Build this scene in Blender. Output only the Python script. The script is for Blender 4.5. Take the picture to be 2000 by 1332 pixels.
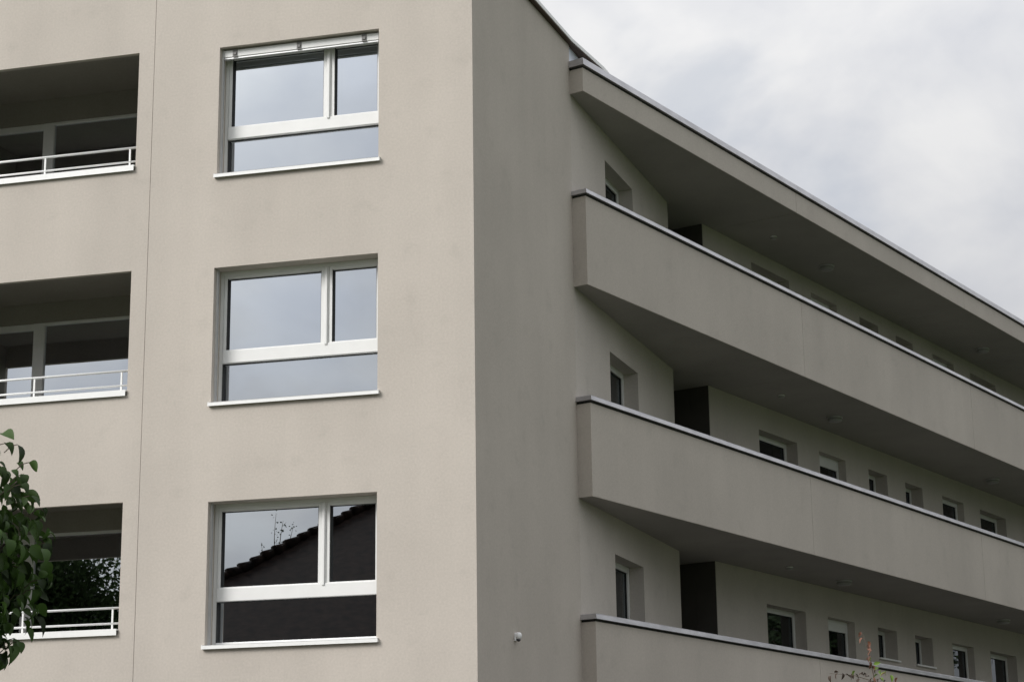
import bpy, bmesh, math, random
from mathutils import Vector, Matrix

for o in list(bpy.data.objects):
    bpy.data.objects.remove(o)
scene = bpy.context.scene
COL = scene.collection
R = math.radians
H = 2.9                      # storey height

# ------------------------------------------------------------------ camera
CAM_POS = Vector((6.0404, -21.6072, 1.6))
PITCH, ROLL, YAW, FPX = 0.256246, -0.013485, -0.253168, 3871.28
_fw = Vector((math.sin(YAW)*math.cos(PITCH), math.cos(YAW)*math.cos(PITCH), math.sin(PITCH)))
_r = Vector((math.cos(YAW), -math.sin(YAW), 0)); _u = _r.cross(_fw)
_r2 = math.cos(ROLL)*_r + math.sin(ROLL)*_u
_u2 = -math.sin(ROLL)*_r + math.cos(ROLL)*_u
cam = bpy.data.cameras.new('camera')
cam.sensor_width = 36.0
cam.lens = FPX/2000*36
cam.clip_start, cam.clip_end = 0.1, 6000
camo = bpy.data.objects.new('camera', cam); COL.objects.link(camo)
camo.matrix_world = Matrix(((_r2.x, _u2.x, -_fw.x, CAM_POS.x), (_r2.y, _u2.y, -_fw.y, CAM_POS.y),
                            (_r2.z, _u2.z, -_fw.z, CAM_POS.z), (0, 0, 0, 1)))
scene.camera = camo

def ray_dir(x, y):           # direction seen at a place of the 2000 x 1332 photograph
    d = _fw*FPX + _r2*(x-1000) - _u2*(y-666)
    return d.normalized()
def at(x, y, dist):
    return CAM_POS + ray_dir(x, y)*dist

# ------------------------------------------------------------------ sky, sun, exposure
SUN_AZ, SUN_EL = R(224), R(38)          # compass azimuth from +Y clockwise
world = bpy.data.worlds.new('World'); scene.world = world; world.use_nodes = True
nt = world.node_tree; N = nt.nodes; L = nt.links
N.clear()
out = N.new('ShaderNodeOutputWorld'); bg = N.new('ShaderNodeBackground')
sky = N.new('ShaderNodeTexSky'); sky.sky_type = 'NISHITA'; sky.sun_disc = False
sky.sun_elevation = SUN_EL; sky.sun_rotation = SUN_AZ
sky.air_density = 1.0; sky.dust_density = 2.0; sky.ozone_density = 1.0
tc = N.new('ShaderNodeTexCoord'); sep = N.new('ShaderNodeSeparateXYZ')
L.new(tc.outputs['Generated'], sep.inputs[0])
def wmath(op, a, b=None):
    m = N.new('ShaderNodeMath'); m.operation = op
    for i, v in enumerate((a, b)):
        if v is None: continue
        if isinstance(v, (int, float)): m.inputs[i].default_value = v
        else: L.new(v, m.inputs[i])
    return m.outputs[0]
den = wmath('ADD', wmath('MAXIMUM', sep.outputs[2], 0.0), 0.50)
px_ = wmath('DIVIDE', sep.outputs[0], den); py_ = wmath('DIVIDE', sep.outputs[1], den)
comb = N.new('ShaderNodeCombineXYZ'); L.new(px_, comb.inputs[0]); L.new(py_, comb.inputs[1]); comb.inputs[2].default_value = 3.7
def wnoise(scale, detail, rough, dist=0.0):
    n = N.new('ShaderNodeTexNoise'); n.inputs['Scale'].default_value = scale
    n.inputs['Detail'].default_value = detail; n.inputs['Roughness'].default_value = rough
    n.inputs['Distortion'].default_value = dist
    L.new(comb.outputs[0], n.inputs['Vector']); return n
n1 = wnoise(6.2, 6, 0.5, 0.3); n2 = wnoise(7.0, 6, 0.52, 0.25)
cov = N.new('ShaderNodeMapRange'); cov.interpolation_type = 'SMOOTHSTEP'
cov.inputs[1].default_value = 0.34; cov.inputs[2].default_value = 0.52; cov.inputs[3].default_value = 0.72; cov.inputs[4].default_value = 1.0
L.new(n1.outputs[0], cov.inputs[0])
ton = N.new('ShaderNodeValToRGB')
ton.color_ramp.elements[0].position = 0.34; ton.color_ramp.elements[0].color = (5.5, 5.65, 6.05, 1)
ton.color_ramp.elements[1].position = 0.60; ton.color_ramp.elements[1].color = (7.1, 7.1, 7.15, 1)
L.new(n2.outputs[0], ton.inputs[0])
mixs = N.new('ShaderNodeMix'); mixs.data_type = 'RGBA'
L.new(cov.outputs[0], mixs.inputs['Factor']); L.new(sky.outputs[0], mixs.inputs['A']); L.new(ton.outputs[0], mixs.inputs['B'])
# overcast sky: brighter towards the zenith, all round alike
grad = wmath('DIVIDE', wmath('ADD', wmath('MULTIPLY', wmath('MAXIMUM', sep.outputs[2], 0.0), 2.0), 1.0), 1.72)
gm = N.new('ShaderNodeVectorMath'); gm.operation = 'SCALE'
# wide glow of the veiled sun in the cloud
sdir = Vector((math.sin(SUN_AZ)*math.cos(SUN_EL), math.cos(SUN_AZ)*math.cos(SUN_EL), math.sin(SUN_EL)))
dt = N.new('ShaderNodeVectorMath'); dt.operation = 'DOT_PRODUCT'; L.new(tc.outputs['Generated'], dt.inputs[0]); dt.inputs[1].default_value = sdir
glow = wmath('ADD', wmath('MULTIPLY', wmath('POWER', wmath('MAXIMUM', dt.outputs['Value'], 0.0), 14.0), 2.1), 1.0)
L.new(mixs.outputs['Result'], gm.inputs[0]); L.new(wmath('MULTIPLY', grad, glow), gm.inputs['Scale'])
L.new(gm.outputs[0], bg.inputs[0]); bg.inputs[1].default_value = 0.106
L.new(bg.outputs[0], out.inputs[0])

sun = bpy.data.lights.new('sun', 'SUN'); sun.energy = 2.65; sun.angle = R(24); sun.color = (1.0, 0.97, 0.93)
suno = bpy.data.objects.new('sun', sun); COL.objects.link(suno)
_sd = Vector((math.sin(SUN_AZ)*math.cos(SUN_EL), math.cos(SUN_AZ)*math.cos(SUN_EL), math.sin(SUN_EL)))
suno.rotation_euler = _sd.to_track_quat('Z', 'Y').to_euler()
suno.location = (0, -40, 40)
vs = scene.view_settings
vs.view_transform = 'Standard'; vs.look = 'None'; vs.exposure = 0.16; vs.gamma = 1.0
scene.cycles.max_bounces = 10; scene.cycles.diffuse_bounces = 5; scene.cycles.transparent_max_bounces = 12
scene.cycles.use_denoising = True

# ------------------------------------------------------------------ materials
def newmat(name):
    m = bpy.data.materials.new(name); m.use_nodes = True
    return m, m.node_tree.nodes, m.node_tree.links, m.node_tree.nodes['Principled BSDF']
def plain(name, col, rough=0.5, metal=0.0, noise=0.0, nscale=8.0, bump=0.0, bscale=60.0, stretch=None):
    m, n, l, b = newmat(name)
    b.inputs['Roughness'].default_value = rough; b.inputs['Metallic'].default_value = metal
    b.inputs['Base Color'].default_value = (*col, 1)
    t = n.new('ShaderNodeTexCoord'); vec = t.outputs['Object']
    if stretch:
        mp = n.new('ShaderNodeMapping'); mp.inputs['Scale'].default_value = stretch
        l.new(vec, mp.inputs[0]); vec = mp.outputs[0]
    if noise:
        x = n.new('ShaderNodeTexNoise'); x.inputs['Scale'].default_value = nscale; x.inputs['Detail'].default_value = 6
        l.new(vec, x.inputs['Vector'])
        r = n.new('ShaderNodeValToRGB')
        r.color_ramp.elements[0].position = 0.3; r.color_ramp.elements[1].position = 0.7
        r.color_ramp.elements[0].color = (*[c*(1-noise) for c in col], 1)
        r.color_ramp.elements[1].color = (*[min(1, c*(1+noise)) for c in col], 1)
        l.new(x.outputs[0], r.inputs[0]); l.new(r.outputs[0], b.inputs['Base Color'])
    if bump:
        x = n.new('ShaderNodeTexNoise'); x.inputs['Scale'].default_value = bscale; x.inputs['Detail'].default_value = 4
        l.new(vec, x.inputs['Vector'])
        bp = n.new('ShaderNodeBump'); bp.inputs['Strength'].default_value = bump; bp.inputs['Distance'].default_value = 0.01
        l.new(x.outputs[0], bp.inputs['Height']); l.new(bp.outputs[0], b.inputs['Normal'])
    return m
def plaster(name, col):
    m, n, l, b = newmat(name)
    b.inputs['Roughness'].default_value = 0.95; b.inputs['Specular IOR Level'].default_value = 0.2
    t = n.new('ShaderNodeTexCoord')
    def noise(scale, detail, mapping=None):
        x = n.new('ShaderNodeTexNoise'); x.inputs['Scale'].default_value = scale; x.inputs['Detail'].default_value = detail
        v = t.outputs['Object']
        if mapping:
            mp = n.new('ShaderNodeMapping'); mp.inputs['Scale'].default_value = mapping; l.new(v, mp.inputs[0]); v = mp.outputs[0]
        l.new(v, x.inputs['Vector']); return x.outputs[0]
    def mul(a, lo, hi, p0=0.3, p1=0.7):
        r = n.new('ShaderNodeMapRange'); r.inputs[1].default_value = p0; r.inputs[2].default_value = p1
        r.inputs[3].default_value = lo; r.inputs[4].default_value = hi; l.new(a, r.inputs[0]); return r.outputs[0]
    a = mul(noise(0.55, 5), 0.94, 1.045)              # large soft clouds of tone
    c = mul(noise(1.6, 4, (1, 1, 0.12)), 0.945, 1.02)  # faint run-off streaks
    d = mul(noise(38, 3), 0.95, 1.05)                  # grain of the render
    e = mul(noise(3.3, 7), 1.0, 0.93, 0.58, 0.76)     # a few dirtier patches
    def mm(x, y):
        k = n.new('ShaderNodeMath'); k.operation = 'MULTIPLY'; l.new(x, k.inputs[0]); l.new(y, k.inputs[1]); return k.outputs[0]
    f = mm(mm(a, c), mm(d, e))
    vm = n.new('ShaderNodeVectorMath'); vm.operation = 'SCALE'; vm.inputs[0].default_value = col
    l.new(f, vm.inputs['Scale']); l.new(vm.outputs[0], b.inputs['Base Color'])
    bp = n.new('ShaderNodeBump'); bp.inputs['Strength'].default_value = 0.35; bp.inputs['Distance'].default_value = 0.006
    l.new(noise(110, 3), bp.inputs['Height'])
    b2 = n.new('ShaderNodeBump'); b2.inputs['Strength'].default_value = 0.25; b2.inputs['Distance'].default_value = 0.02
    l.new(noise(2.2, 3), b2.inputs['Height']); l.new(bp.outputs[0], b2.inputs['Normal'])
    l.new(b2.outputs[0], b.inputs['Normal'])
    return m
def glass(name, refl, tint=(0.5, 0.55, 0.54)):
    m = bpy.data.materials.new(name); m.use_nodes = True; n = m.node_tree.nodes; l = m.node_tree.links; n.clear()
    o = n.new('ShaderNodeOutputMaterial'); mx = n.new('ShaderNodeMixShader')
    g = n.new('ShaderNodeBsdfGlossy'); g.inputs['Roughness'].default_value = 0.0; g.inputs['Color'].default_value = (0.90, 0.95, 1.0, 1)
    tr = n.new('ShaderNodeBsdfTransparent'); tr.inputs['Color'].default_value = (*tint, 1)
    lw = n.new('ShaderNodeLayerWeight'); lw.inputs['Blend'].default_value = 0.25
    mr = n.new('ShaderNodeMapRange'); mr.inputs[3].default_value = refl; mr.inputs[4].default_value = 1.0
    l.new(lw.outputs['Fresnel'], mr.inputs[0]); l.new(mr.outputs[0], mx.inputs[0])
    l.new(tr.outputs[0], mx.inputs[1]); l.new(g.outputs[0], mx.inputs[2]); l.new(mx.outputs[0], o.inputs[0])
    # very slight waviness of float glass
    t = n.new('ShaderNodeTexCoord'); x = n.new('ShaderNodeTexNoise'); x.inputs['Scale'].default_value = 1.1; x.inputs['Detail'].default_value = 1
    l.new(t.outputs['Object'], x.inputs['Vector'])
    bp = n.new('ShaderNodeBump'); bp.inputs['Strength'].default_value = 0.06; bp.inputs['Distance'].default_value = 0.02
    l.new(x.outputs[0], bp.inputs['Height']); l.new(bp.outputs[0], g.inputs['Normal'])
    return m
def leafmat(name, col, var=0.35, trans=0.25):
    m, n, l, b = newmat(name)
    b.inputs['Roughness'].default_value = 0.55; b.inputs['Specular IOR Level'].default_value = 0.25
    oi = n.new('ShaderNodeObjectInfo'); t = n.new('ShaderNodeTexCoord')
    x = n.new('ShaderNodeTexNoise'); x.inputs['Scale'].default_value = 9; l.new(t.outputs['Object'], x.inputs['Vector'])
    ad = n.new('ShaderNodeMath'); ad.operation = 'ADD'; l.new(oi.outputs['Random'], ad.inputs[0]); l.new(x.outputs[0], ad.inputs[1])
    r = n.new('ShaderNodeValToRGB'); r.color_ramp.elements[0].position = 0.35; r.color_ramp.elements[1].position = 1.25 if False else 1.0
    r.color_ramp.elements[0].color = (*[c*(1-var) for c in col], 1)
    r.color_ramp.elements[1].color = (*[c*(1+var) for c in col], 1)
    l.new(ad.outputs[0], r.inputs[0]); l.new(r.outputs[0], b.inputs['Base Color'])
    tl = n.new('ShaderNodeBsdfTranslucent'); l.new(r.outputs[0], tl.inputs[0])
    mx = n.new('ShaderNodeMixShader'); mx.inputs[0].default_value = trans
    l.new(b.outputs[0], mx.inputs[1]); l.new(tl.outputs[0], mx.inputs[2])
    l.new(mx.outputs[0], n['Material Output'].inputs[0])
    return m

M = {
 'plaster': plaster('facade_plaster', (0.480, 0.438, 0.392)),
 'plaster_gallery': plaster('gallery_plaster', (0.50, 0.460, 0.418)),
 'plaster_loggia_shaded': plaster('loggia_plaster_shaded', (0.28, 0.262, 0.23)),  # darker copy of the facade plaster; loggia shade is put into the colour
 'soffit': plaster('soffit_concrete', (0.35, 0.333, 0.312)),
 'white': plain('white_frame', (0.71, 0.71, 0.70), 0.32, noise=0.03, nscale=5),
 'sill': plain('white_aluminium_sill', (0.78, 0.78, 0.77), 0.3, noise=0.03, nscale=14),
 'rail': plain('white_painted_steel', (0.82, 0.82, 0.81), 0.3),
 'coping': plain('zinc_coping', (0.49, 0.485, 0.50), 0.36, 0.8, noise=0.16, nscale=3.0, stretch=(1, 1, 4)),
 'alu': plain('blind_aluminium', (0.60, 0.60, 0.60), 0.4, 0.5, noise=0.05),
 'bracket': plain('dark_bracket', (0.16, 0.155, 0.15), 0.6),
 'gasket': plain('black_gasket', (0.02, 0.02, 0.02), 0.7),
 'glass': glass('window_glass', 0.56, (0.12, 0.135, 0.13)),
 'glass_plain': glass('gallery_glass', 0.09, (0.25, 0.27, 0.265)),
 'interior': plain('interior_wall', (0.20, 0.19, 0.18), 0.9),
 'recess': plain('recess_dark', (0.07, 0.064, 0.056), 0.8, noise=0.1, nscale=3),  # even dark tone for the recess walls
 'sky_glass': plain('sky_tinted_clerestory', (0.74, 0.79, 0.87), 0.2),  # pale blue puts the sky's reflection into the pane's colour
 'floor': plain('gallery_floor', (0.14, 0.135, 0.13), 0.9, noise=0.1),
 'door': plain('entrance_door', (0.10, 0.09, 0.08), 0.5, noise=0.1, nscale=4),
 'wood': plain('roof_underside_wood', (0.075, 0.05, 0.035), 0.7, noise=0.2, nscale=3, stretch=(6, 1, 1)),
 'roof': plain('roof_metal', (0.62, 0.62, 0.64), 0.4, 0.3, noise=0.05),
 'curtain': plain('sheer_curtain', (0.75, 0.76, 0.76), 0.9),
 'plastic': plain('white_plastic', (0.82, 0.82, 0.82), 0.25),
 'lens': plain('sensor_lens', (0.03, 0.03, 0.035), 0.2),
 'opal': plain('opal_lamp', (0.30, 0.30, 0.29), 0.3),
 'bark': plain('bark', (0.09, 0.075, 0.055), 0.9, noise=0.3, nscale=20, bump=0.5, bscale=40),
 'twig': plain('twig', (0.07, 0.05, 0.035), 0.8),
 'leaf': leafmat('leaf_green', (0.027, 0.052, 0.011), 0.7, 0.33),
 'leaf_far': leafmat('leaf_far', (0.028, 0.045, 0.018), 0.4),
 'leaf_red': leafmat('leaf_red', (0.13, 0.06, 0.04), 0.45),
 'leaf_dark': leafmat('leaf_dark', (0.045, 0.03, 0.022), 0.3),
 'leaf_lime': leafmat('leaf_lime', (0.12, 0.19, 0.035), 0.3),
 'house_wall': plaster('house_plaster', (0.42, 0.40, 0.36)),
 'tile': plain('clay_roof_tile', (0.009, 0.0055, 0.0042), 0.85, noise=0.75, nscale=3.5),
 'grass': plain('lawn', (0.055, 0.085, 0.03), 0.95, noise=0.35, nscale=2.0, bump=0.6, bscale=30),
 'asphalt': plain('asphalt', (0.055, 0.055, 0.056), 0.9, noise=0.2, nscale=25, bump=0.3, bscale=120),
 'gravel': plain('dark_gravel', (0.085, 0.08, 0.072), 0.95, noise=0.25, nscale=14, bump=0.5, bscale=60),
 'paving': plain('paving', (0.24, 0.23, 0.215), 0.9, noise=0.12, nscale=3),
}

for k_ in ('tile', 'grass', 'asphalt', 'gravel'): M[k_].node_tree.nodes['Principled BSDF'].inputs['Specular IOR Level'].default_value = 0.05

# ------------------------------------------------------------------ mesh helpers
class MB:
    def __init__(s): s.v = []; s.f = []
    def poly(s, pts):
        i = len(s.v); s.v += [tuple(p) for p in pts]; s.f.append(tuple(range(i, i+len(pts))))
    def hexa(s, p):          # 8 points: bottom 0-3, top 4-7
        i = len(s.v); s.v += [tuple(q) for q in p]
        for f in ((3, 2, 1, 0), (4, 5, 6, 7), (0, 1, 5, 4), (1, 2, 6, 5), (2, 3, 7, 6), (3, 0, 4, 7)):
            s.f.append(tuple(i+k for k in f))
    def prism(s, plan, z0, z1):
        i = len(s.v); n = len(plan)
        s.v += [(x, y, z0) for x, y in plan] + [(x, y, z1) for x, y in plan]
        s.f.append(tuple(i+k for k in reversed(range(n)))); s.f.append(tuple(i+n+k for k in range(n)))
        for k in range(n):
            j = (k+1) % n; s.f.append((i+k, i+j, i+n+j, i+n+k))
    def tube(s, pts, rad, sides=8):
        rings = []
        for k, p in enumerate(pts):
            a = Vector(pts[max(0, k-1)]); b = Vector(pts[min(len(pts)-1, k+1)]); d = (b-a).normalized()
            u = d.orthogonal().normalized(); w = d.cross(u)
            r = rad[k] if isinstance(rad, (list, tuple)) else rad
            i = len(s.v); s.v += [tuple(Vector(p)+(u*math.cos(t)+w*math.sin(t))*r) for t in [2*math.pi*q/sides for q in range(sides)]]
            rings.append(i)
        for a, b in zip(rings, rings[1:]):
            for q in range(sides):
                s.f.append((a+q, a+(q+1) % sides, b+(q+1) % sides, b+q))
        s.f.append(tuple(rings[0]+q for q in reversed(range(sides)))); s.f.append(tuple(rings[-1]+q for q in range(sides)))
    def lathe(s, c, prof, sides=24, axis=(0, 0, 1)):
        ax = Vector(axis).normalized(); u = ax.orthogonal().normalized(); w = ax.cross(u); rings = []
        for r, h in prof:
            i = len(s.v); rings.append(i)
            s.v += [tuple(Vector(c)+ax*h+(u*math.cos(t)+w*math.sin(t))*r) for t in [2*math.pi*q/sides for q in range(sides)]]
        for a, b in zip(rings, rings[1:]):
            for q in range(sides): s.f.append((a+q, a+(q+1) % sides, b+(q+1) % sides, b+q))
        s.f.append(tuple(rings[0]+q for q in reversed(range(sides)))); s.f.append(tuple(rings[-1]+q for q in range(sides)))
    def mesh(s, name, mat, smooth=False, weld=True):
        me = bpy.data.meshes.new(name); me.from_pydata(s.v, [], s.f)
        bm = bmesh.new(); bm.from_mesh(me)
        if weld: bmesh.ops.remove_doubles(bm, verts=bm.verts, dist=1e-5)
        bmesh.ops.recalc_face_normals(bm, faces=bm.faces)
        bm.to_mesh(me); bm.free()
        if smooth:
            for p in me.polygons: p.use_smooth = True
        me.materials.append(M[mat] if isinstance(mat, str) else mat)
        return me
    def build(s, name, mat, parent=None, smooth=False, bevel=0.0, weld=True):
        o = bpy.data.objects.new(name, s.mesh(name, mat, smooth, weld)); COL.objects.link(o)
        if parent: o.parent = parent
        if bevel:
            b = o.modifiers.new('bevel', 'BEVEL'); b.width = bevel; b.segments = 2; b.limit_method = 'ANGLE'
        return o
def tag(o, label=None, cat=None, group=None, kind=None):
    for k, v in (('label', label), ('category', cat), ('group', group), ('kind', kind)):
        if v: o[k] = v
    return o
def empty(name, loc=(0, 0, 0)):
    o = bpy.data.objects.new(name, None); COL.objects.link(o); o.location = loc; return o

class Fr:                    # a wall's own frame: s along it, e into the building, z up
    def __init__(s, o, d):
        s.o = Vector((o[0], o[1])); s.d = Vector((d[0], d[1])).normalized(); s.n = Vector((-s.d.y, s.d.x))
    def P(s, a, e, z):
        q = s.o + s.d*a + s.n*e; return (q.x, q.y, z)
    def box(s, mb, a0, a1, e0, e1, z0, z1):
        P = s.P
        mb.hexa([P(a0, e0, z0), P(a1, e0, z0), P(a1, e1, z0), P(a0, e1, z0), P(a0, e0, z1), P(a1, e0, z1), P(a1, e1, z1), P(a0, e1, z1)])
def hole_wall(mb, fr, s0, s1, z0, z1, holes, th):
    S = sorted({s0, s1, *[h[0] for h in holes], *[h[1] for h in holes]}); Z = sorted({z0, z1, *[h[2] for h in holes], *[h[3] for h in holes]})
    S = [a for a in S if s0 <= a <= s1]; Z = [a for a in Z if z0 <= a <= z1]
    def solid(i, j):
        if i < 0 or j < 0 or i >= len(S)-1 or j >= len(Z)-1: return False
        a, b = (S[i]+S[i+1])/2, (Z[j]+Z[j+1])/2
        return not any(h[0] < a < h[1] and h[2] < b < h[3] for h in holes)
    P = fr.P
    for i in range(len(S)-1):
        for j in range(len(Z)-1):
            if not solid(i, j): continue
            a, b, c, d = S[i], S[i+1], Z[j], Z[j+1]
            mb.poly([P(a, 0, c), P(b, 0, c), P(b, 0, d), P(a, 0, d)])
            mb.poly([P(a, th, c), P(a, th, d), P(b, th, d), P(b, th, c)])
            if not solid(i-1, j): mb.poly([P(a, 0, c), P(a, 0, d), P(a, th, d), P(a, th, c)])
            if not solid(i+1, j): mb.poly([P(b, 0, c), P(b, th, c), P(b, th, d), P(b, 0, d)])
            if not solid(i, j-1): mb.poly([P(a, 0, c), P(a, th, c), P(b, th, c), P(b, 0, c)])
            if not solid(i, j+1): mb.poly([P(a, 0, d), P(b, 0, d), P(b, th, d), P(a, th, d)])
def room(fr, a0, a1, e0, e1, z0, z1, parent):
    mb = MB(); P = fr.P
    mb.poly([P(a0, e0, z0), P(a1, e0, z0), P(a1, e1, z0), P(a0, e1, z0)]); mb.poly([P(a0, e0, z1), P(a1, e0, z1), P(a1, e1, z1), P(a0, e1, z1)])
    mb.poly([P(a0, e0, z0), P(a0, e1, z0), P(a0, e1, z1), P(a0, e0, z1)]); mb.poly([P(a1, e0, z0), P(a1, e1, z0), P(a1, e1, z1), P(a1, e0, z1)])
    mb.poly([P(a0, e1, z0), P(a1, e1, z0), P(a1, e1, z1), P(a0, e1, z1)])
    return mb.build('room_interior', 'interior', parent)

# ------------------------------------------------------------------ ground
g = MB(); g.poly([(-900, -900, 0), (900, -900, 0), (900, 900, 0), (-900, 900, 0)])
tag(g.build('ground', 'grass'), kind='structure')
g = MB(); g.poly([(-300, -31, .004), (300, -31, .004), (300, -24.6, .004), (-300, -24.6, .004)])
tag(g.build('road', 'asphalt'), kind='structure')
g = MB(); g.hexa([(-300, -24.6, 0), (300, -24.6, 0), (300, -21.0, 0), (-300, -21.0, 0), (-300, -24.6, .13), (300, -24.6, .13), (300, -21.0, .13), (-300, -21.0, .13)])
tag(g.build('pavement', 'paving'), kind='structure')
g = MB(); g.prism([(-14, -9), (9, -9), (14, 3), (24, 34), (8, 36), (-14, 2)], 0.0, 0.03)
tag(g.build('path', 'gravel'), kind='structure')

# ------------------------------------------------------------------ apartment building
B = empty('apartment_building')
tag(B, 'beige rendered apartment block with white windows, loggias and access galleries', 'building')
TOP = 12.650
FA = Fr((0, 0), (1, 0))                       # street facade, s = x
WL, WR = -3.306, -1.196
ZH, ZS = 5.769, 4.062                         # window head / sill of the lowest floor in view
LR, LL = -4.41, -8.3
LH, LS = 5.829, 4.25                          # loggia opening
JX = -4.199
LEVELS = [k for k in range(3)]
holes_a = [(WL, WR, ZS+k*H, ZH+k*H) for k in LEVELS]
holes_b = [(LL, LR, LS+k*H, LH+k*H) for k in LEVELS]
mb = MB(); hole_wall(mb, FA, JX+.003, 0.0, 0.0, 12.95, holes_a, 0.30); mb.build('facade_wall', 'plaster', B)
mb = MB(); hole_wall(mb, FA, -13.0, JX-.003, 0.0, 12.95, holes_b, 0.07); mb.build('facade_wall', 'plaster', B)
mb = MB(); FA.box(mb, JX-.03, JX+.03, .035, .06, 0.0, 12.94); mb.build('joint_seal', 'gasket', B)
mb = MB(); FA.box(mb, -13.3, -13.0, .003, 24, 0, TOP); mb.build('side_wall', 'plaster', B)

def big_window(k):
    z = k*H
    w = MB(); e0, e1 = .208, .298
    # fixed outer frame
    FA.box(w, WL+.002, WL+.046, e0, e1, ZS+z+.002, ZH+z-.002)
    FA.box(w, WR-.046, WR-.002, e0, e1, ZS+z+.002, ZH+z-.002)
    FA.box(w, WL+.046, WR-.046, e0, e1, ZH+z-.046, ZH+z-.002)
    FA.box(w, WL+.046, WR-.046, e0, e1, ZS+z+.002, ZS+z+.062)
    win = w.build('window', 'white', B, bevel=.004)
    t = MB(); FA.box(t, WL+.046, WR-.046, e0-.006, e1, 4.607+z, 4.764+z); t.build('transom', 'white', win, bevel=.005)
    m = MB(); FA.box(m, -1.950, -1.892, e0-.004, e1, 4.764+z, ZH+z-.046); m.build('mullion', 'white', win, bevel=.004)
    c = MB(); FA.box(c, -1.938, -1.904, e0-.020, e0-.006, 4.742+z, ZH+z-.05); c.build('cover_strip', 'white', win, bevel=.006)
    for a0, a1 in ((WL+.046, -1.950), (-1.892, WR-.046)):
        s = MB(); b0, b1 = 4.764+z, ZH+z-.046; q = .042
        FA.box(s, a0+.002, a0+q, e0+.008, e1-.004, b0+.002, b1-.002); FA.box(s, a1-q, a1-.002, e0+.008, e1-.004, b0+.002, b1-.002)
        FA.box(s, a0+q, a1-q, e0+.008, e1-.004, b0+.002, b0+.012); FA.box(s, a0+q, a1-q, e0+.008, e1-.004, b1-q, b1-.002)
        s.build('sash', 'white', win, bevel=.004)
        g = MB(); FA.box(g, a0+q-.005, a1-q+.005, e0+.062, e0+.074, b0+.008, b1-q+.005); g.build('pane', 'glass', win)
        g = MB()
        for x0, x1, y0, y1, ee in ((a0+q, a0+q+.006, b0+.012, b1-q, .016), (a1-q-.006, a1-q, b0+.012, b1-q, .016), (a0+q+.006, a1-q-.006, b0+.012, b0+.018, .05), (a0+q+.006, a1-q-.006, b1-q-.006, b1-q, .05)):
            FA.box(g, x0, x1, e0+ee, e0+.062, y0, y1)
        g.build('gasket', 'gasket', win)
    g = MB(); FA.box(g, WL+.044, WR-.044, e0+.066, e0+.078, ZS+z+.058, 4.611+z); g.build('pane', 'glass', win)
    g = MB(); FA.box(g, WL+.046, WR-.046, e0+.05, e0+.066, 4.599+z, 4.607+z); FA.box(g, WL+.046, WL+.054, e0+.012, e0+.066, ZS+z+.062, 4.599+z)
    g.build('gasket', 'gasket', win)
    s = MB(); P = FA.P                       # folded sill, falling to the front
    a0, a1 = WL-.026, WR+.026
    for (x0, x1, ea, eb) in ((a0, a1, -.042, 0.0), (WL+.001, WR-.001, 0.0, .208)):
        f = lambda e: ZS+z+.012+.05*(e+.042)
        s.hexa([P(x0, ea, f(ea)-.004), P(x1, ea, f(ea)-.004), P(x1, eb, f(eb)-.004), P(x0, eb, f(eb)-.004), P(x0, ea, f(ea)), P(x1, ea, f(ea)), P(x1, eb, f(eb)), P(x0, eb, f(eb))])
    FA.box(s, a0, a1, -.042, -.038, ZS+z-.034, ZS+z+.011)
    FA.box(s, a0, a0+.012, -.038, -.001, ZS+z-.03, ZS+z+.017); FA.box(s, a1-.012, a1, -.038, -.001, ZS+z-.03, ZS+z+.017)
    s.build('sill', 'sill', win, weld=False)
    for a in (WL+.001, WR-.024):             # guide rails of the outside blind
        r = MB(); FA.box(r, a, a+.023, .075, .083, ZS+z+.02, ZH+z-.002); FA.box(r, a, a+.023, .112, .120, ZS+z+.02, ZH+z-.002); FA.box(r, a, a+.006, .083, .112, ZS+z+.02, ZH+z-.002)
        r.build('blind_guide', 'alu', win)
    if k == 2:                               # blind bottom rail hangs just below the head
        x = MB(); FA.box(x, WL+.028, WR-.026, .070, .125, 11.455, 11.548); x.build('blind_box', 'white', win, bevel=.006)
        x = MB(); FA.box(x, WL+.03, WR-.03, .078, .118, 11.43, 11.452); x.build('blind_rail', 'alu', win, bevel=.004)
        for a in (-3.128, -2.269, -1.410):
            x = MB(); FA.box(x, a-.03, a+.03, .062, .069, 11.450, 11.552); FA.box(x, a-.018, a+.018, .052, .0615, 11.475, 11.51); x.build('blind_bracket', 'bracket', win)
    return win
for k in LEVELS:
    wk = big_window(k)
    tag(wk, ('window on the lowest floor in view, reflecting a tiled roof', 'middle window reflecting grey cloud', 'top window with a raised blind box across its head')[k])
    room(FA, -4.05, -.35, .302, 4.6, 3.0+k*H, 5.74+k*H+.03, B)

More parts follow.
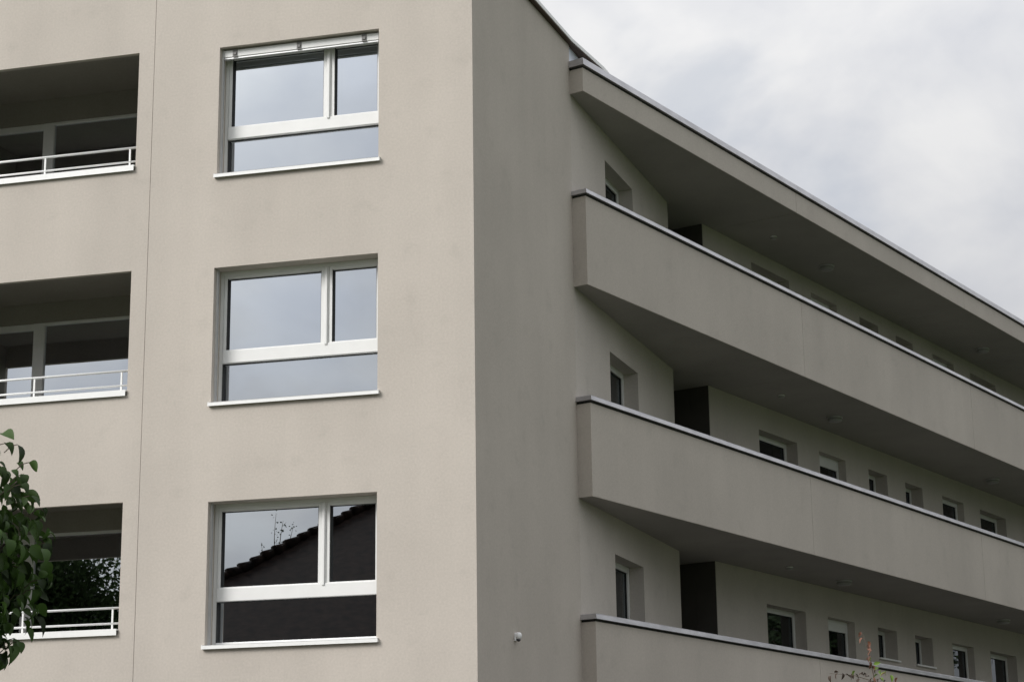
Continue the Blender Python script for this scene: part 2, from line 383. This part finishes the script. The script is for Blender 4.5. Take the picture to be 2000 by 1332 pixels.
def loggia(k):
    z = k*H; D = 1.98; fl = LS+z-.95; cl = LH+z+.385
    b = MB(); P = FA.P
    FA.box(b, LR, LR+.06, .071, D+.1, fl, cl); FA.box(b, LL-.06, LL, .071, D+.1, fl, cl)
    FA.box(b, LL-.06, LR+.06, .071, D+.1, cl, cl+.06); FA.box(b, LL-.06, LR+.06, .071, D+.1, fl-.06, fl)
    FA.box(b, LL, LR, D, D+.1, LH+z+.03, cl)
    lg = b.build('loggia', 'plaster_loggia_shaded', B)
    # glazed back wall
    wt = LH+z+.028; w = MB()
    FA.box(w, LL+.002, -6.788, D+.01, D+.09, wt-.085, wt); FA.box(w, -6.630, LR-.002, D+.01, D+.09, wt-.032, wt)
    FA.box(w, -6.788, -6.630, D+.01, D+.09, fl+.09, wt)
    FA.box(w, LR-.034, LR-.002, D+.01, D+.09, fl+.09, wt-.032); FA.box(w, LL+.002, LL+.08, D+.01, D+.09, fl+.09, wt-.085)
    FA.box(w, LL+.002, LR-.002, D+.01, D+.09, fl+.002, fl+.09)
    bw = w.build('balcony_window', 'white', B, bevel=.004)
    for a0, a1, top in ((-6.634, LR-.03, wt-.03), (LL+.076, -6.784, wt-.081)):
        g = MB(); FA.box(g, a0, a1, D+.045, D+.057, fl+.086, top); g.build('pane', 'glass', bw)
    # parapet sill and railing
    s = MB(); FA.box(s, LL+.002, LR-.002, -.03, .30, LS+z+.045, LS+z+.06); FA.box(s, LL+.002, LR-.010, -.034, -.0295, LS+z-.012, LS+z+.063)
    s.build('parapet_sill', 'sill', lg, weld=False)
    r = MB(); ye = .055
    r.tube([P(LL+.003, ye, 10.37-5.8+z), P(LR-.003, ye, 10.37-5.8+z)], .0145, 10)
    rail = r.build('railing', 'rail', B, smooth=True)
    r = MB(); r.tube([P(LL+.003, ye, 10.187-5.8+z), P(LR-.003, ye, 10.187-5.8+z)], .013, 8); r.build('lower_rail', 'rail', rail, smooth=True)
    for q in range(4):
        a = -4.516-1.176*q
        r = MB(); FA.box(r, a-.010, a+.010, ye-.008, ye+.008, LS+z+.061, 10.37-5.8+z); r.build('post', 'rail', rail)
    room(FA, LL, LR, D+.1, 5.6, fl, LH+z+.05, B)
for k in LEVELS: loggia(k)

# --- gallery side
E0 = (0.0, 0.0); E1 = (0.388, 3.645)
FE = Fr(E0, (E1[0], E1[1])); LE = math.hypot(*E1)
mb = MB(); hole_wall(mb, FE, 0.0, LE, 0.0, TOP, [], 0.30); mb.build('end_wall', 'plaster', B)
F1 = Fr(E1, (.09, 1)); L1 = 5.06
F2 = Fr((1.2, 9.95), (.3527, 1)); L2 = 26.0
FP = Fr((.592, 3.575), (.3527, 1))           # outer face of the parapets
SOFF = [6.225-H, 6.225, 9.125, 11.92]        # undersides of the four slabs
PTOP = [4.61, 7.51, 10.41]                   # top of the rendered parapets
HEAD1 = {0: 5.70, 1: 8.60, 2: 11.485}
HEAD2 = {0: 5.705, 1: 8.69, 2: 11.675}
FLOOR = [s+.22 for s in SOFF[:3]]
COLS = [(1.765, 3.242, .21, 'wide'), (4.13, 5.25, .145, 'box'), (6.27, 7.135, .245, 'small'), (8.0, 8.86, .24, 'small'), (9.88, 11.03, .14, 'wide'), (11.955, 13.48, .21, 'wide')]
h1 = [(1.60, 3.02, FLOOR[k]+.12, HEAD1[k]) for k in range(3)]
h2 = [(a, b, (FLOOR[k]+.06 if kind != 'small' else HEAD2[k]-.575), HEAD2[k]) for k in range(3) for a, b, d, kind in COLS]
mb = MB(); hole_wall(mb, F1, .002, L1, 0.0, 12.28, h1, 0.36); mb.build('gallery_wall', 'plaster_gallery', B)
mb = MB(); hole_wall(mb, F2, 0.012, L2, 0.0, 12.28, h2, 0.36); mb.build('gallery_wall', 'plaster_gallery', B)
mb = MB(); F2.box(mb, 0.0, .0105, .004, .358, 0.0, 12.27); mb.build('recess_dark_sheet', 'recess', B)  # thin dark sheet over the end face of the wall
# entrance recess between the two walls
NA = F1.P(L1, .36, 0); NB = F2.P(0, .36, 0)
va = Vector((F1.n.x, F1.n.y)); vb = Vector((F2.n.x, F2.n.y))
A0, A1 = Vector(NA[:2]), Vector(NA[:2])+va*1.5; B0, B1 = Vector(NB[:2]), Vector(NB[:2])+vb*1.5
mb = MB()
mb.prism([A0, A1, A1-Vector((F1.d.x, F1.d.y))*.1, A0-Vector((F1.d.x, F1.d.y))*.1], 0, 12.2)
mb.prism([B0, B0+Vector((F2.d.x, F2.d.y))*.1, B1+Vector((F2.d.x, F2.d.y))*.1, B1], 0, 12.2)
mb.prism([A1, B1, B1+vb*.1, A1+va*.1], 0, 12.2)
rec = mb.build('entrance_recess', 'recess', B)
for k in range(3):
    d = (B1-A1); u = d.normalized(); fd = Fr(tuple(A1), tuple(d)); ln = d.length
    mb = MB(); fd.box(mb, ln/2-.45, ln/2+.45, -.045, -.003, FLOOR[k]+.01, FLOOR[k]+2.08); mb.build('door', 'door', B, bevel=.004)

def side_window(fr, a0, a1, z0, z1, dep, kind, mate='glass_plain'):
    w = MB(); fwid = .085; top = .085
    if kind == 'box': top = .20
    if kind == 'small': fwid = .07; top = .07
    e0, e1 = dep, dep+.07
    fr.box(w, a0+.002, a0+fwid, e0, e1, z0+.002, z1-.002); fr.box(w, a1-fwid, a1-.002, e0, e1, z0+.002, z1-.002)
    fr.box(w, a0+fwid, a1-fwid, e0, e1, z1-top, z1-.002); fr.box(w, a0+fwid, a1-fwid, e0, e1, z0+.002, z0+fwid)
    win = w.build('window', 'white', B, bevel=.006)
    g = MB(); fr.box(g, a0+fwid-.005, a1-fwid+.005, e0+.035, e0+.047, z0+fwid-.005, z1-top+.005); g.build('pane', mate, win)
    g = MB(); i0, i1, j0, j1 = a0+fwid, a1-fwid, z0+fwid, z1-top
    for x0, x1, y0, y1 in ((i0, i0+.012, j0, j1), (i1-.012, i1, j0, j1), (i0+.012, i1-.012, j0, j0+.012), (i0+.012, i1-.012, j1-.012, j1)):
        fr.box(g, x0, x1, e0+.02, e0+.034, y0, y1)
    g.build('gasket', 'gasket', win)
    if kind == 'small':
        s = MB(); fr.box(s, a0-.03, a1+.03, -.045, -.001, z0-.012, z0+.018); fr.box(s, a0+.001, a1-.001, -.001, e0, z0+.003, z0+.018)
        s.build('sill', 'sill', win, weld=False)
    room(fr, a0-.1, a1+.1, .362, 2.2, z0-.05, z1+.08, B)
for k in range(3):
    a0, a1, z0, z1 = h1[k]; side_window(F1, a0, a1, z0, z1, .22, 'wide')
    for j, (a, b, dep, kind) in enumerate(COLS):
        hh = h2[k*6+j]; side_window(F2, a, b, hh[2], hh[3], dep, kind)

# slabs, parapets, copings
SECT = [0.0, 6.65, 14.02, 21.4, 28.8]
PW = .20
def section_plan(i, out_e, in_e):
    s0, s1 = SECT[i], SECT[i+1]
    g0 = 0.0 if i == 0 else .004
    return [FP.P(s0+g0, out_e, 0)[:2], FP.P(s1-.004, out_e, 0)[:2], FP.P(s1-.004, in_e, 0)[:2], FP.P(s0+g0, in_e, 0)[:2]]
RET = Fr(E1, (.592-E1[0], 3.575-E1[1])); RL = math.hypot(.592-E1[0], 3.575-E1[1])   # the short return face
for lv, zb in enumerate(SOFF):
    roof = lv == 3
    zt = 12.29 if roof else PTOP[lv]
    for i in range(4):
        s0, s1 = SECT[i], SECT[i+1]
        if i == 0:
            inner = [E1, FP.P(PW*.36, PW, 0)[:2]]
            plan = [(.592, 3.575), FP.P(s1-.004, 0, 0)[:2], FP.P(s1-.004, PW, 0)[:2], FP.P(.12, PW, 0)[:2], (E1[0]-.02, E1[1]+.01)]
        else:
            plan = section_plan(i, 0.0, PW)
        b = MB(); b.prism(plan, zb, zt-.026)
        par = b.build('roof_fascia' if roof else 'parapet', 'plaster', B)
        strip_mb = MB()
        if i == 0: strip_mb.prism([FP.P(.018, .012, 0)[:2], FP.P(s1-.004, .012, 0)[:2], FP.P(s1-.004, PW-.012, 0)[:2], FP.P(.12, PW-.012, 0)[:2], (E1[0]-.02, E1[1]+.03)], zt-.0255, zt+.02)
        else: strip_mb.prism(section_plan(i, .012, PW-.012), zt-.0255, zt+.02)
        strip_mb.build('coping_shade_strip', 'gasket', par)  # added black strip standing in for the coping's drop shadow
        # coping, with its face leaning out to a drip edge
        c = MB(); ch = .112 if roof else .075; ov = .042
        a0, a1 = (0.0 if i == 0 else s0+.002), s1-.002
        prof = [(-ov, zt+.004), (-ov+.012, zt+ch-.012), (-ov+.024, zt+ch), (PW+.03, zt+ch-.022), (PW+.03, zt-.02), (PW+.026, zt-.02), (PW+.026, zt+.004)]
        if i == 0:
            # mitred at the corner with the return
            kx = .592; st = [[FP.P(a0-(.36)*min(0, p[0])*-1 if False else a0, p[0], p[1]) for p in prof]]
            ends = [FP.P(a1, p[0], p[1]) for p in prof]
            mit = []
            for e, zz in prof:
                # point where the line offset e of the long run meets the line offset e of the return
                q = FP.o + FP.n*e; q2 = RET.o + RET.n*e; dd = FP.d; d2 = RET.d
                den_ = dd.x*d2.y-dd.y*d2.x; t = ((q2.x-q.x)*d2.y-(q2.y-q.y)*d2.x)/den_
                w = q+dd*t; mit.append((w.x, w.y, zz))
            back = [RET.P(-.06, e, zz) for e, zz in prof]
            rings = [back, mit, ends]
        else:
            rings = [[FP.P(a, p[0], p[1]) for p in prof] for a in (a0, a1)]
        for q in rings:
            pass
        n = len(prof); base = len(c.v)
        for q in rings: c.v += q
        for a in range(len(rings)-1):
            for j in range(n):
                jj = (j+1) % n
                c.f.append((base+a*n+j, base+a*n+jj, base+(a+1)*n+jj, base+(a+1)*n+j))
        c.f.append(tuple(base+j for j in range(n))); c.f.append(tuple(base+(len(rings)-1)*n+j for j in reversed(range(n))))
        c.build('coping', 'coping', par)
        # floor slab of this section
        if i == 0:
            pl = [FP.P(.013, .010, 0)[:2], FP.P(s1-.004, .010, 0)[:2], FP.P(s1-.004, 3.9, 0)[:2], (-2.2, 9.8), (-1.2, 3.8), (E1[0]-.02, E1[1]+.02)]
        else:
            pl = section_plan(i, .010, 2.6)
        b = MB(); b.prism(pl, zb-.004, zb+.22 if not roof else 12.25)
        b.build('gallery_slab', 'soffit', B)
# joint seals behind the section joints
for i in range(1, 4):
    b = MB(); FP.box(b, SECT[i]-.02, SECT[i]+.02, .03, PW-.02, SOFF[0]+.02, 4.6)
    for lv in (1, 2): FP.box(b, SECT[i]-.02, SECT[i]+.02, .03, PW-.02, SOFF[lv]+.02, PTOP[lv]-.01)
    FP.box(b, SECT[i]-.02, SECT[i]+.02, .03, PW-.02, SOFF[3]+.02, 12.28)
    b.build('joint_seal', 'plaster', B)

# clerestory glazing and main roof
mb = MB(); F1.box(mb, .004, L1+.9, .02, .032, 12.29, 12.652); cl = mb.build('clerestory_pane', 'sky_glass', B)
def off(fr, a, e): return fr.P(a, e, 0)[:2]
def roof_plan(o):
    return [(-13.0, .09), (-.02, .09), off(FE, .12, -.065-o), off(FE, LE-.05, -.065-o), off(F1, 1.1, -.17-o), off(F1, 4.8, -.20-o), off(F2, .4, -.14-o), off(F2, L2, -.14-o), off(F2, L2, 9), (-13.4-o, 24)]
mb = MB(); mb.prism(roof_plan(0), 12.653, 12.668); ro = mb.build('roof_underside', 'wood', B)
mb = MB(); mb.prism(roof_plan(.008), 12.670, 12.722); mb.build('roof', 'sill', B)
mb = MB(); F2.box(mb, L2-.3, L2-.003, .36, 9, 0, 12.2); mb.build('side_wall', 'plaster', B)

# ------------------------------------------------------------------ curtain behind the top window
mb = MB(); n = 40
for i in range(n):
    x0 = -3.16+.17*i/n; x1 = -3.16+.17*(i+1)/n
    f = lambda x: .42+.025*math.sin((x+3.16)*110)
    mb.poly([(x0, f(x0), 9.6), (x1, f(x1), 9.6), (x1, f(x1), 11.5), (x0, f(x0), 11.5)])
cu = mb.build('curtain', 'curtain', smooth=True)
md = cu.modifiers.new('thick', 'SOLIDIFY'); md.thickness = .003
tag(cu, 'narrow white curtain gathered at the left inside the top window', 'curtain')

# ------------------------------------------------------------------ wall sensor and gallery lamps
sp = FE.P(1.207, 0, 4.15)
s = empty('wall_sensor', sp); nrm = Vector((FE.n.x, FE.n.y, 0))*-1
tag(s, 'small white motion sensor fixed low on the shaded end wall', 'sensor')
def child(mb, name, mat, parent, smooth=False, bevel=0.0):
    o = mb.build(name, mat, parent, smooth, bevel); o.matrix_parent_inverse = Matrix.Translation(-Vector(parent.location)); return o
mb = MB(); FE.box(mb, 1.207-.034, 1.207+.034, -.022, -.001, 4.11, 4.205); child(mb, 'base', 'plastic', s, bevel=.006)
c0 = Vector(FE.P(1.207, -.045, 4.165))
mb = MB(); mb.lathe(c0, [(.005, .048), (.026, .043), (.037, .028), (.040, .006), (.038, -.012), (.028, -.03), (.01, -.036)], 20); child(mb, 'head', 'plastic', s, True)
mb = MB(); mb.lathe(c0-Vector((0, 0, .038)), [(.026, .004), (.024, -.012), (.012, -.022), (.003, -.025)], 20); child(mb, 'lens', 'lens', s, True)

def lamp(name, x, y, z, r, h, label, group):
    o = empty(name, (x, y, z)); tag(o, label, 'lamp' if 'lamp' in name else 'detector', group)
    mb = MB(); mb.lathe((x, y, z), [(r, -.001), (r, -.018), (r*.96, -.022)], 32); child(mb, 'base', 'alu' if 'lamp' in name else 'plastic', o, True)
    mb = MB(); mb.lathe((x, y, z), [(r*.90, -.0225), (r*.90, -h*.7), (r*.80, -h*.92), (r*.4, -h)], 32); child(mb, 'cover', 'opal', o, True)
FLO = ['lowest gallery in view', 'middle gallery', 'top gallery']
for k in range(3):
    z = SOFF[k+1]-.004
    lamp('ceiling_lamp', 2.96, 13.06, z, .14, .085, 'round ceiling lamp nearer the corner, under the soffit above the %s' % FLO[k], 'round lamps under the gallery soffits')
    lamp('ceiling_lamp', 5.50, 20.15, z, .14, .085, 'round ceiling lamp at the far end, under the soffit above the %s' % FLO[k], 'round lamps under the gallery soffits')
    lamp('smoke_detector', 2.27, 11.02, z, .06, .05, 'tiny round detector on the soffit above the %s' % FLO[k], 'small detectors under the gallery soffits')

# ------------------------------------------------------------------ foliage
rnd = random.Random(11)
def leaf_mesh(name, mat, ln, wd, curl, fold):
    mb = MB(); st = 6; rows = []
    for i in range(st+1):
        t = i/st; w = wd*.5*(math.sin(math.pi*min(1, t**.75))**.85 if 0 < t < 1 else 0.0)
        ang = curl*t; y = ln*(math.sin(ang)/curl if curl else t); z = -ln*((1-math.cos(ang))/curl if curl else 0)
        rows.append([(-w, y, z+fold*w), (0, y, z), (w, y, z+fold*w)])
    for a, b in zip(rows, rows[1:]):
        for j in (0, 1): mb.poly([a[j], a[j+1], b[j+1], b[j]])
    me = bpy.data.meshes.new(name); me.from_pydata(mb.v, [], mb.f)
    bm = bmesh.new(); bm.from_mesh(me); bmesh.ops.remove_doubles(bm, verts=bm.verts, dist=1e-5); bmesh.ops.dissolve_degenerate(bm, edges=bm.edges, dist=1e-5); bm.to_mesh(me); bm.free()
    for p in me.polygons: p.use_smooth = True
    me.materials.append(M[mat]); return me
LEAF = [leaf_mesh('leaf', 'leaf', rnd.uniform(.07, .095), rnd.uniform(.042, .055), c, f) for c, f in ((.5, .5), (1.0, .6), (1.5, .4), (.8, .9), (1.8, .7), (1.2, .3))]
def leaf_matrix(pos, outward, droop, rr, sc=1.0):
    d = Vector((outward.x, outward.y, 0)); d = d.normalized() if d.length > 1e-4 else Vector((1, 0, 0))
    d = (d*math.cos(droop)-Vector((0, 0, 1))*math.sin(droop)).normalized()
    side = d.cross(Vector((0, 0, 1))); side = side.normalized() if side.length > 1e-4 else Vector((1, 0, 0))
    up = side.cross(d)
    m = Matrix((side, d, up)).transposed()
    m = m @ Matrix.Rotation(rr, 3, 'Y')
    return Matrix.Translation(pos) @ m.to_4x4() @ Matrix.Scale(sc, 4)
def project(p):
    d = p-CAM_POS; w = d.dot(_fw); return 1000+FPX*d.dot(_r2)/w, 666-FPX*d.dot(_u2)/w

# tree in front of the loggias
C = at(-222, 1090, 8.7)
base = Vector((C.x-.05, C.y+.1, 0))
T = empty('leafy_tree', base)
tag(T, 'dark green leafy small tree in front of the lowest loggia', 'tree')
def tchild(mb, name, mat, parent=T, **kw):
    o = mb.build(name, mat, parent, **kw); o.matrix_parent_inverse = Matrix.Translation(-Vector(parent.location)); return o
mb = MB(); mb.tube([base, base+Vector((.02, -.02, 1.0)), Vector((C.x, C.y+.03, C.z-.6)), C+Vector((0, 0, .45))], [.055, .048, .036, .010], 10)
tchild(mb, 'trunk', 'bark', smooth=True)
RX, RZ = .635, .70
twigs = MB(); spots = []
for i in range(60):
    th = rnd.uniform(0, 2*math.pi); ph = math.asin(rnd.uniform(-.95, .97))
    d = Vector((math.cos(th)*math.cos(ph), math.sin(th)*math.cos(ph), math.sin(ph)))
    s0 = C+Vector((0, 0, rnd.uniform(-.5, .3))); e = C+Vector((d.x*RX, d.y*RX, d.z*RZ))*rnd.uniform(.72, .95)
    mid = (s0+e)/2+Vector((0, 0, .06)); pts = [s0, mid, e]
    twigs.tube(pts, [.010, .006, .0025], 5)
    for q in range(16):
        t = rnd.uniform(.35, 1.02); p = (s0*(1-t)**2+mid*2*t*(1-t)+e*t*t)+Vector((rnd.gauss(0, .05), rnd.gauss(0, .05), rnd.gauss(0, .05)))
        spots.append((p, d))
for i in range(3600):         # the outer shell
    th = rnd.uniform(0, 2*math.pi); ph = math.asin(rnd.uniform(-1, 1)); rr = rnd.uniform(.45, .98)*(1+.10*math.sin(3*th+1)*math.cos(2*ph))
    d = Vector((math.cos(th)*math.cos(ph), math.sin(th)*math.cos(ph), math.sin(ph)))
    spots.append((C+Vector((d.x*RX, d.y*RX, d.z*RZ))*rr, d))
tchild(twigs, 'branches', 'twig', smooth=True)
# the leaves that stand clear of the crown against the wall
hand = [(34, 868, 1.2), (56, 903, .95), (46, 926, .8), (57, 968, .9), (40, 946, .8), (8, 866, .9), (88, 1060, .9), (74, 1132, .9), (28, 1246, 1.0), (36, 1252, .8), (12, 1262, 1.1), (4, 1276, .9), (22, 1262, 1.1), (64, 1150, .8), (40, 1160, .9), (70, 1070, .8)]
near, far = [], []
for p, d in spots:
    m = leaf_matrix(p, d+Vector((rnd.uniform(-.5, .5), rnd.uniform(-.5, .5), 0)), rnd.uniform(.2, 1.45), rnd.gauss(0, .6), rnd.uniform(.6, 1.12))
    x, y = project(p)
    (near if x > -25 else far).append((m, rnd.randrange(len(LEAF))))
for x, y, sc in hand:
    p = at(x, y, 8.55+rnd.uniform(-.15, .1))
    near.append((leaf_matrix(p, Vector((.8, -.35, 0))+Vector((rnd.uniform(-.4, .4), rnd.uniform(-.4, .4), 0)), rnd.uniform(.5, 1.0), rnd.gauss(0, .4), sc), rnd.randrange(len(LEAF))))
for x, y, sc in hand:
    p = at(x, y, 8.55); q = at(x-26, y+16, 8.6); stem = MB(); stem.tube([q, (p+q)/2+Vector((0, 0, .01)), p], .0022, 4); tchild(stem, 'leaf_stalk', 'twig')
near.sort(key=lambda t: -project(t[0].translation)[0])
far += near[290:]; near = near[:290]
Tinv = Matrix.Translation(-base)
for m, k in near:
    o = bpy.data.objects.new('leaf', LEAF[k]); COL.objects.link(o); o.parent = T; o.matrix_parent_inverse = Tinv; o.matrix_basis = m
def join_leaves(name, lst, meshes, parent):
    v, f = [], []
    for m, k in lst:
        me = meshes[k]; i = len(v); v += [tuple(m @ q.co) for q in me.vertices]; f += [tuple(i+a for a in p.vertices) for p in me.polygons]
    me = bpy.data.meshes.new(name); me.from_pydata(v, [], f)
    for p in me.polygons: p.use_smooth = True
    me.materials.append(meshes[0].materials[0])
    o = bpy.data.objects.new(name, me); COL.objects.link(o)
    o.parent = parent; o.matrix_parent_inverse = Matrix.Translation(-Vector(parent.location)); o['kind'] = 'stuff'; return o
join_leaves('foliage', far, LEAF, T)

# slim young tree whose tip shows in front of the lowest gallery
tip = at(1684, 1236, 13.0); mid_ = at(1706, 1318, 13.0)
yb = Vector((mid_.x+.05, mid_.y, 0))
Y = empty('young_tree', yb); tag(Y, 'tip of a slim young tree with reddish and green leaves', 'tree')
mb = MB(); mb.tube([yb, yb+Vector((0, 0, 1.6)), mid_-Vector((0, 0, .25)), mid_, (tip+mid_)/2+Vector((.008, 0, 0)), tip], [.022, .017, .007, .0035, .0022, .0012], 7)
tchild(mb, 'trunk', 'twig', Y, smooth=True)
SM = {c: [leaf_mesh('leaf', c, .046, .022, cu_, .6) for cu_ in (.5, 1.2)] for c in ('leaf_red', 'leaf_dark', 'leaf_lime')}
yl = []
for i in range(11):
    t = i/10; yl.append((1683+24*t+rnd.uniform(-6, 8), 1234+62*t+rnd.uniform(-3, 3), 'leaf_red'))
for i in range(26):
    yl.append((rnd.gauss(1712, 15), rnd.gauss(1324, 13), rnd.choice(['leaf_red', 'leaf_dark', 'leaf_dark', 'leaf_lime'])))
for i in range(11): yl.append((1622+7.2*i+rnd.uniform(-2, 2), 1316+rnd.uniform(-3, 4), 'leaf_dark'))
for x, y in ((1702, 1285), (1706, 1297), (1720, 1308), (1731, 1309), (1715, 1303)): yl.append((x, y, 'leaf_lime'))
for i in range(10): yl.append((rnd.uniform(1690, 1760), rnd.uniform(1332, 1380), 'leaf_dark'))
Yinv = Matrix.Translation(-yb)
for x, y, c in yl:
    p = at(x, y, 13.0+rnd.uniform(-.1, .1)); m = leaf_matrix(p, Vector((rnd.uniform(-1, 1), rnd.uniform(-1, .3), 0)), rnd.uniform(-.3, 1.2), rnd.gauss(0, .6), rnd.uniform(.75, 1.15))
    o = bpy.data.objects.new('leaf', SM[c][rnd.randrange(2)]); COL.objects.link(o); o.parent = Y; o.matrix_parent_inverse = Yinv; o.matrix_basis = m
mb = MB(); mb.tube([at(1706, 1330, 13), at(1670, 1319, 13), at(1620, 1314, 13)], [.003, .002, .001], 5); tchild(mb, 'branches', 'twig', Y)

# ------------------------------------------------------------------ across the street: what the panes mirror
hx0, hx1, hy0, hy1, eave, ridge_z, ridge_y = -28.6, 4.0, -63.0, -37.0, 6.5, 15.06, -50.0
rx0, rx1 = -18.15, -6.5
HB = empty('tiled_house', ((hx0+hx1)/2, hy1, 0)); tag(HB, 'house with dark hipped tile roof mirrored in the lowest window', 'house')
mb = MB(); mb.hexa([(hx0+.6, hy0+.6, 0), (hx1-.6, hy0+.6, 0), (hx1-.6, hy1-.6, 0), (hx0+.6, hy1-.6, 0), (hx0+.6, hy0+.6, eave), (hx1-.6, hy0+.6, eave), (hx1-.6, hy1-.6, eave), (hx0+.6, hy1-.6, eave)])
tchild(mb, 'wall', 'house_wall', HB)
ea = [Vector((hx0, hy1, eave)), Vector((hx1, hy1, eave)), Vector((hx1, hy0, eave)), Vector((hx0, hy0, eave))]
ra, rb = Vector((rx0, ridge_y, ridge_z)), Vector((rx1, ridge_y, ridge_z))
mb = MB(); mb.poly([ea[0], ea[1], rb, ra]); mb.poly([ea[2], ea[3], ra, rb]); mb.poly([ea[1], ea[2], rb]); mb.poly([ea[3], ea[0], ra]); mb.poly(ea)
roof = tchild(mb, 'roof', 'tile', HB)
tl = MB()
def courses(l0, l1, t0, t1, nrm, n=44):
    for i in range(n):
        a, b = i/n, (i+1)/n+.006
        p0, p1 = l0.lerp(t0, a), l1.lerp(t1, a); q0, q1 = l0.lerp(t0, b), l1.lerp(t1, b)
        k = max(1, int((p1-p0).length/.24))
        for j in range(k):
            u0, u1 = j/k, (j+.93)/k; lift = .055+.012*((i*7+j*3) % 5)/5
            tl.poly([p0.lerp(p1, u0)+nrm*lift, p0.lerp(p1, u1)+nrm*lift, q0.lerp(q1, u1)+nrm*.02, q0.lerp(q1, u0)+nrm*.02])
courses(ea[0], ea[1], ra, rb, (ea[1]-ea[0]).cross(ra-ea[0]).normalized())
courses(ea[3], ea[0], ra, ra, (ea[0]-ea[3]).cross(ra-ea[3]).normalized())
o = tchild(tl, 'roof_tiles', 'tile', HB, weld=False); o['kind'] = 'stuff'
for a, b in ((ea[0], ra), (ea[1], rb), (ra, rb)):
    n = int((b-a).length/.55)
    mt = MB(); 
    for i in range(n):
        p, q = a.lerp(b, i/n), a.lerp(b, (i+1.12)/n); mt.tube([p+Vector((0, 0, .05)), q+Vector((0, 0, .06))], [.24, .12], 8)
    tchild(mt, 'ridge_tiles', 'tile', HB, smooth=True, weld=False)
def far_tree(name, base, h, rx, rz, nleaf, sz, label, seed, zc=.62, mat='leaf_far'):
    rd = random.Random(seed); t = empty(name, base); tag(t, label, 'tree'); b = Vector(base)
    mb = MB(); mb.tube([b, b+Vector((.1, .05, h*.4)), b+Vector((0, .1, h*.92))], [h*.022, h*.016, h*.003], 8)
    cl = []
    for i in range(48):
        th = rd.uniform(0, 6.28); ph = math.asin(rd.uniform(-.8, 1)); d = Vector((math.cos(th)*math.cos(ph)*rx, math.sin(th)*math.cos(ph)*rx, math.sin(ph)*rz))*rd.uniform(.5, 1)
        c = b+Vector((0, 0, h*zc))+d; s0 = b+Vector((0, 0, h*rd.uniform(.35, .6))); mb.tube([s0, (s0+c)/2+Vector((0, 0, .2)), c], [h*.006, h*.004, h*.001], 5); cl.append(c)
    tchild(mb, 'trunk', 'bark', t, smooth=True)
    v, f = [], []
    for i in range(nleaf):
        c = rd.choice(cl); p = c+Vector((rd.gauss(0, rx*.2), rd.gauss(0, rx*.2), rd.gauss(0, rz*.16)))
        u = Vector((rd.gauss(0, 1), rd.gauss(0, 1), rd.gauss(0, 1))).normalized(); w = u.orthogonal().normalized()
        k = len(v); v += [tuple(p), tuple(p+u*sz*.5+w*sz*.3), tuple(p+u*sz), tuple(p+u*sz*.5-w*sz*.3)]; f.append((k, k+1, k+2, k+3))
    me = bpy.data.meshes.new('crown'); me.from_pydata(v, [], f); me.materials.append(M[mat])
    o = bpy.data.objects.new('crown', me); COL.objects.link(o); o.parent = t; o.matrix_parent_inverse = Matrix.Translation(-b); o['kind'] = 'stuff'
far_tree('street_tree', (-18.6, -20.0, 0), 10.9, 2.7, 2.9, 60000, .14, 'dense street tree mirrored in the lowest loggia glazing', 5)
tb = Vector((-24.9, -57.0, 0)); tt = empty('thin_tree', tb); tag(tt, 'thin twiggy tree top rising behind the mirrored tiled roof', 'tree')
rt = random.Random(4); mb = MB(); mb.tube([tb, tb+Vector((.2, 0, 7)), tb+Vector((0, 0, 14.2))], [.16, .11, .045], 8); tchild(mb, 'trunk', 'bark', tt, smooth=True)
v, f = [], []
for dx, dz, z0 in ((-.2, 2.7, 13.6), (.55, 2.2, 13.4), (-.75, 1.7, 13.2), (.15, 2.0, 13.9), (.9, 1.3, 13.0), (-.4, 1.6, 12.6)):
    p0 = tb+Vector((0, 0, z0)); p2 = tb+Vector((dx, rt.uniform(-.4, .4), z0+dz)); p1 = (p0+p2)/2+Vector((dx*.25, 0, -.1))
    mb = MB(); mb.tube([p0, p1, p2], [.03, .018, .006], 6); tchild(mb, 'branch', 'bark', tt, smooth=True)
    for i in range(34):
        t = rt.uniform(.25, 1.03); p = p0*(1-t)**2+p1*2*t*(1-t)+p2*t*t+Vector((rt.gauss(0, .09), rt.gauss(0, .09), rt.gauss(0, .06)))
        u = Vector((rt.gauss(0, 1), rt.gauss(0, 1), rt.gauss(0, 1))).normalized(); w = u.orthogonal().normalized(); sz = rt.uniform(.07, .13)
        k = len(v); v += [tuple(p), tuple(p+u*sz*.5+w*sz*.35), tuple(p+u*sz), tuple(p+u*sz*.5-w*sz*.35)]; f.append((k, k+1, k+2, k+3))
me = bpy.data.meshes.new('crown'); me.from_pydata(v, [], f); me.materials.append(M['leaf_far'])
o = bpy.data.objects.new('crown', me); COL.objects.link(o); o.parent = tt; o.matrix_parent_inverse = Matrix.Translation(-tb); o['kind'] = 'stuff'
for i, (x, y, h) in enumerate(((17, 29, 14), (22.5, 35, 15.5), (28, 41.5, 15), (34, 47, 16), (25, 30, 15), (32, 37, 15.5), (28.5, 2, 14), (30, 9, 15), (29, 16, 14), (30, 23, 15))):  # far trees mirror in gallery panes; nearer row is added to block low sky
    far_tree('unseen_tree', (x, y, 0), h, 3.6, 4.6, 9000, .26, 'broad dark tree out of view, screening low sky from the galleries', 20+i, zc=.6)
for o in bpy.data.objects:
    if o.name.startswith('unseen_tree'): o['group'] = 'unseen trees beside the galleries'
